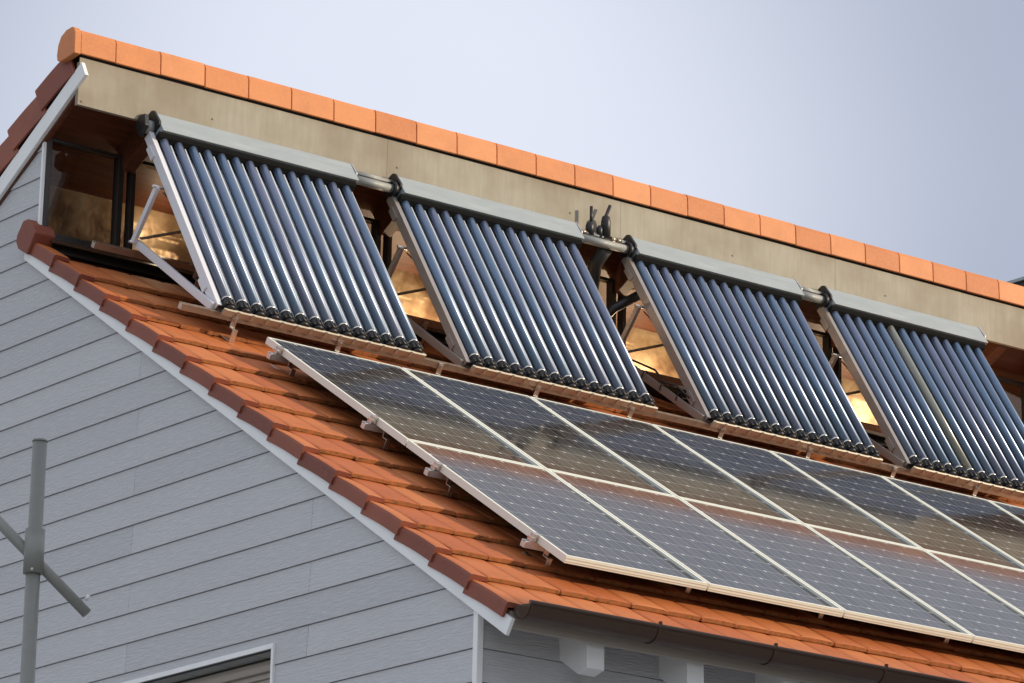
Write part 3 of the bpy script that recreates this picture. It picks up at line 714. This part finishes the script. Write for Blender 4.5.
# air vents
vx = cx[1] + e
t_ = thing('air_vent', 'pair of black automatic air vents with upright levers above the pipe', 'air vent', hp(vx + .13, 1.65, .03))
b = MB()
for xx, rr, hh in ((vx + .115, .030, .085), (vx + .20, .022, .075), (vx + .255, .034, .16)):
    p = hp(xx, 1.655, .03); b.tube([p, p + Vector((0, 0, hh * .8)), p + Vector((0, 0, hh)), p + Vector((0, 0, hh + .012))], [rr, rr, rr * .8, rr * .4], 16)
b.build('valve_body', M['black'], t_)
b = MB(); p = hp(vx + .125, 1.655, .03) + Vector((0, 0, .08)); b.tube([p, p + Vector((.0, 0, .13))], .011, 10)
p = hp(vx + .205, 1.655, .03) + Vector((0, 0, .05)); b.tube([p, p + Vector((.085, 0, .20))], .012, 10)
b.build('lever', M['black'], t_)
for xx in (vx + .05, vx + .31, vx + .36):
    b = MB(); b.tube([hp(xx - .02, 1.655, .045), hp(xx + .02, 1.655, .045)], .016, 8); b.build('brass_fitting', M['rail'], t_)
# black insulated drop pipe
t_ = thing('insulated_pipe', 'thick black insulated pipe dropping from the header to the roof', 'pipe', W(vx + .30, 1.25, .6))
b = MB(); px_ = vx + .26
b.tube([hp(px_, 1.60, -.01), W(px_ + .0, 1.32, 1.50), W(px_ + .03, 1.40, 1.30), W(px_ + .06, 1.44, 1.0), W(px_ + .10, 1.42, .85), W(px_ + .16, 1.36, .76), W(px_ + .6, 1.10, .60)], .050, 16); b.build('insulation', M['black'], t_)
b = MB(); b.tube([W(px_ + .06, 1.44, 1.17), W(px_ + .062, 1.44, 1.205)], .056, 14); b.box((px_ - .03, 1.37, 1.14), (px_ + .0, 1.41, 1.22), fr=W); b.build('clamp', M['steel'], t_)
# second pipe running from the clamp up to the third collector
t_ = thing('branch_pipe', 'black slanting branch pipe rising to the third collector frame', 'pipe', W(px_ + .1, 1.35, 1.1))
b = MB(); b.tube([W(px_ + .06, 1.37, 1.08), W(px_ + .14, 1.28, 1.20), W(px_ + .34, 1.16, 1.34)], .034, 14); tag(b.build('pipe', M['black'], t_), '', '') if False else b.build('insulation', M['black'], t_)
# thin cable with ties on the third support base
t_ = thing('sensor_cable', 'thin black cable tied round the third collector support base', 'cable', rf(cx[2] - .02, -.9, .0))
b = MB()
sb = lambda v_: Vector((cx[2] - .028, rf(0, v_, .05).y, rf(0, v_, .05).z))
for v_ in (-.72, -.92, -1.15):
    c0 = sb(v_); pts = []
    for k in range(13):
        an = 2 * math.pi * k / 12; pts.append(c0 + X * (.012 + .020 * math.cos(an)) + N * (.034 * math.sin(an)))
    b.tube(pts, .004, 6)
b.tube([sb(-.6) + N * .04, sb(-.75) + N * .07 - X * .02, sb(-.9) + N * .036, sb(-1.05) + N * .075, sb(-1.3) + N * .05, sb(-1.45) + N * .03], .007, 8)
b.build('cable', M['black'], t_)

# ------------------------------------------------------------------ foreground mast
M['mast'] = alu('dull_mast_tube', (0.23, 0.235, 0.215), 0.55, 0.3)
C0 = Vector((-12.67156, -19.06082, -6.58897 + Z0))
def ray(px, py, dist):
    d = Vector(((px - 512) / 3956.18, (py - 341.5) / 3956.18, 1.0))
    wd = Vector([sum(Rr[i][k] * d[i] for i in range(3)) for k in range(3)])
    return C0 + wd * dist
top = Vector((-4.294, -4.743, -2.331 + Z0)); bot = Vector((-4.127, -4.508, -3.331 + Z0))
vdir = Vector((.0, .0, 1.0)); lean = Vector((-.020, -.008, 0))
mb_ = Vector((top.x + .03, top.y, 0.0))
t_ = thing('mast', 'grey galvanised steel mast with slanting side tube in the foreground', 'mast', mb_)
b = MB(); b.tube([mb_, top], .0315, 28); b.tube([top - Vector((0, 0, .004)), top + Vector((0, 0, .006))], [.034, .030], 28)
b.tube([mb_, mb_ + Vector((0, 0, .012))], .12, 28); b.build('upright', M['mast'], t_)
ax = (top - mb_).normalized()
def onax(z): return mb_ + ax * ((z - mb_.z) / ax.z)
b = MB(); b.tube([onax(-2.915 + Z0), onax(-2.722 + Z0)], .043, 28); cl = b.build('sleeve', M['mast'], t_)
b = MB(); rt = Vector(Rr[0]); p = onax(-2.89 + Z0) - Vector(Rr[2]) * .04; b.tube([p, p - Vector(Rr[2]) * .012], .006, 8); b.build('screw', M['steel'], cl)
rgt = Vector((.793, -.612, 0)).normalized()
ctr = onax(-2.81 + Z0)
d1 = ctr + rgt * -.34 + Vector((0, 0, .30)); d2 = ctr + rgt * .235 + Vector((0, 0, -.265))
fw2 = Vector((Rr[2][0], Rr[2][1], 0)).normalized()
b = MB(); b.tube([d1 + fw2 * .03, d2 + fw2 * .03], .0235, 24); b.build('side_tube', M['mast'], t_)
b = MB(); p = ctr + (d2 - ctr) * .86 + fw2 * .03 + Vector((.02, -.012, .02)); b.tube([p, p + Vector((.012, -.01, .022))], .008, 8); b.build('bolt', M['white_alu'], t_)

# ------------------------------------------------------------------ neighbouring building beyond the ridge
e0 = ray(1003, 283.5, 62)
t_ = thing('neighbouring_building', 'dark flat roof edge of a building beyond the ridge at the right', 'building', (e0.x, e0.y, 0))
zt_ = e0.z
b = MB(); b.box((e0.x + .8, e0.y - 14, 0), (e0.x + 16, e0.y + 2, zt_ - .6)); b.build('wall', M['render'], t_)
b = MB(); b.box((e0.x, e0.y - 15, zt_ - .6), (e0.x + 17, e0.y + 3, zt_ - .06)); b.build('roof', M['slate'], t_)
b = MB(); b.box((e0.x - .05, e0.y - 15.05, zt_ - .06), (e0.x + 17.05, e0.y + 3.05, zt_ - .01)); b.build('roof_edge', M['cover'], t_)

# unseen house added out of view to shade the wall below the eave
hd_ = Vector((sun_dir.x, sun_dir.y, 0)).normalized()
q0 = Vector((1.5, -3.3, 0)) + hd_ * 15
ztop = Z0 - 2.23 + 15 * math.tan(EL)
t_ = thing('opposite_house', 'pale house opposite with dark flat roof shading the lower front wall', 'house', (q0.x, q0.y, 0))
b = MB(); b.box((q0.x - 12, q0.y - 9, 0), (q0.x + 20, q0.y - .0, ztop - .3)); b.build('wall', M['render'], t_)
b = MB(); b.box((q0.x - 12.4, q0.y - 9.4, ztop - .3), (q0.x + 20.4, q0.y + .02, ztop)); b.build('roof', M['slate'], t_)
for k in range(6):
    b = MB(); b.box((q0.x - 6 + 3.2 * k, q0.y - .001, ztop - 2.2), (q0.x - 4.6 + 3.2 * k, q0.y + .05, ztop - .9)); b.build('window', M['glass'], t_)

for o in D.objects:
    if '_o' in o: del o['_o']
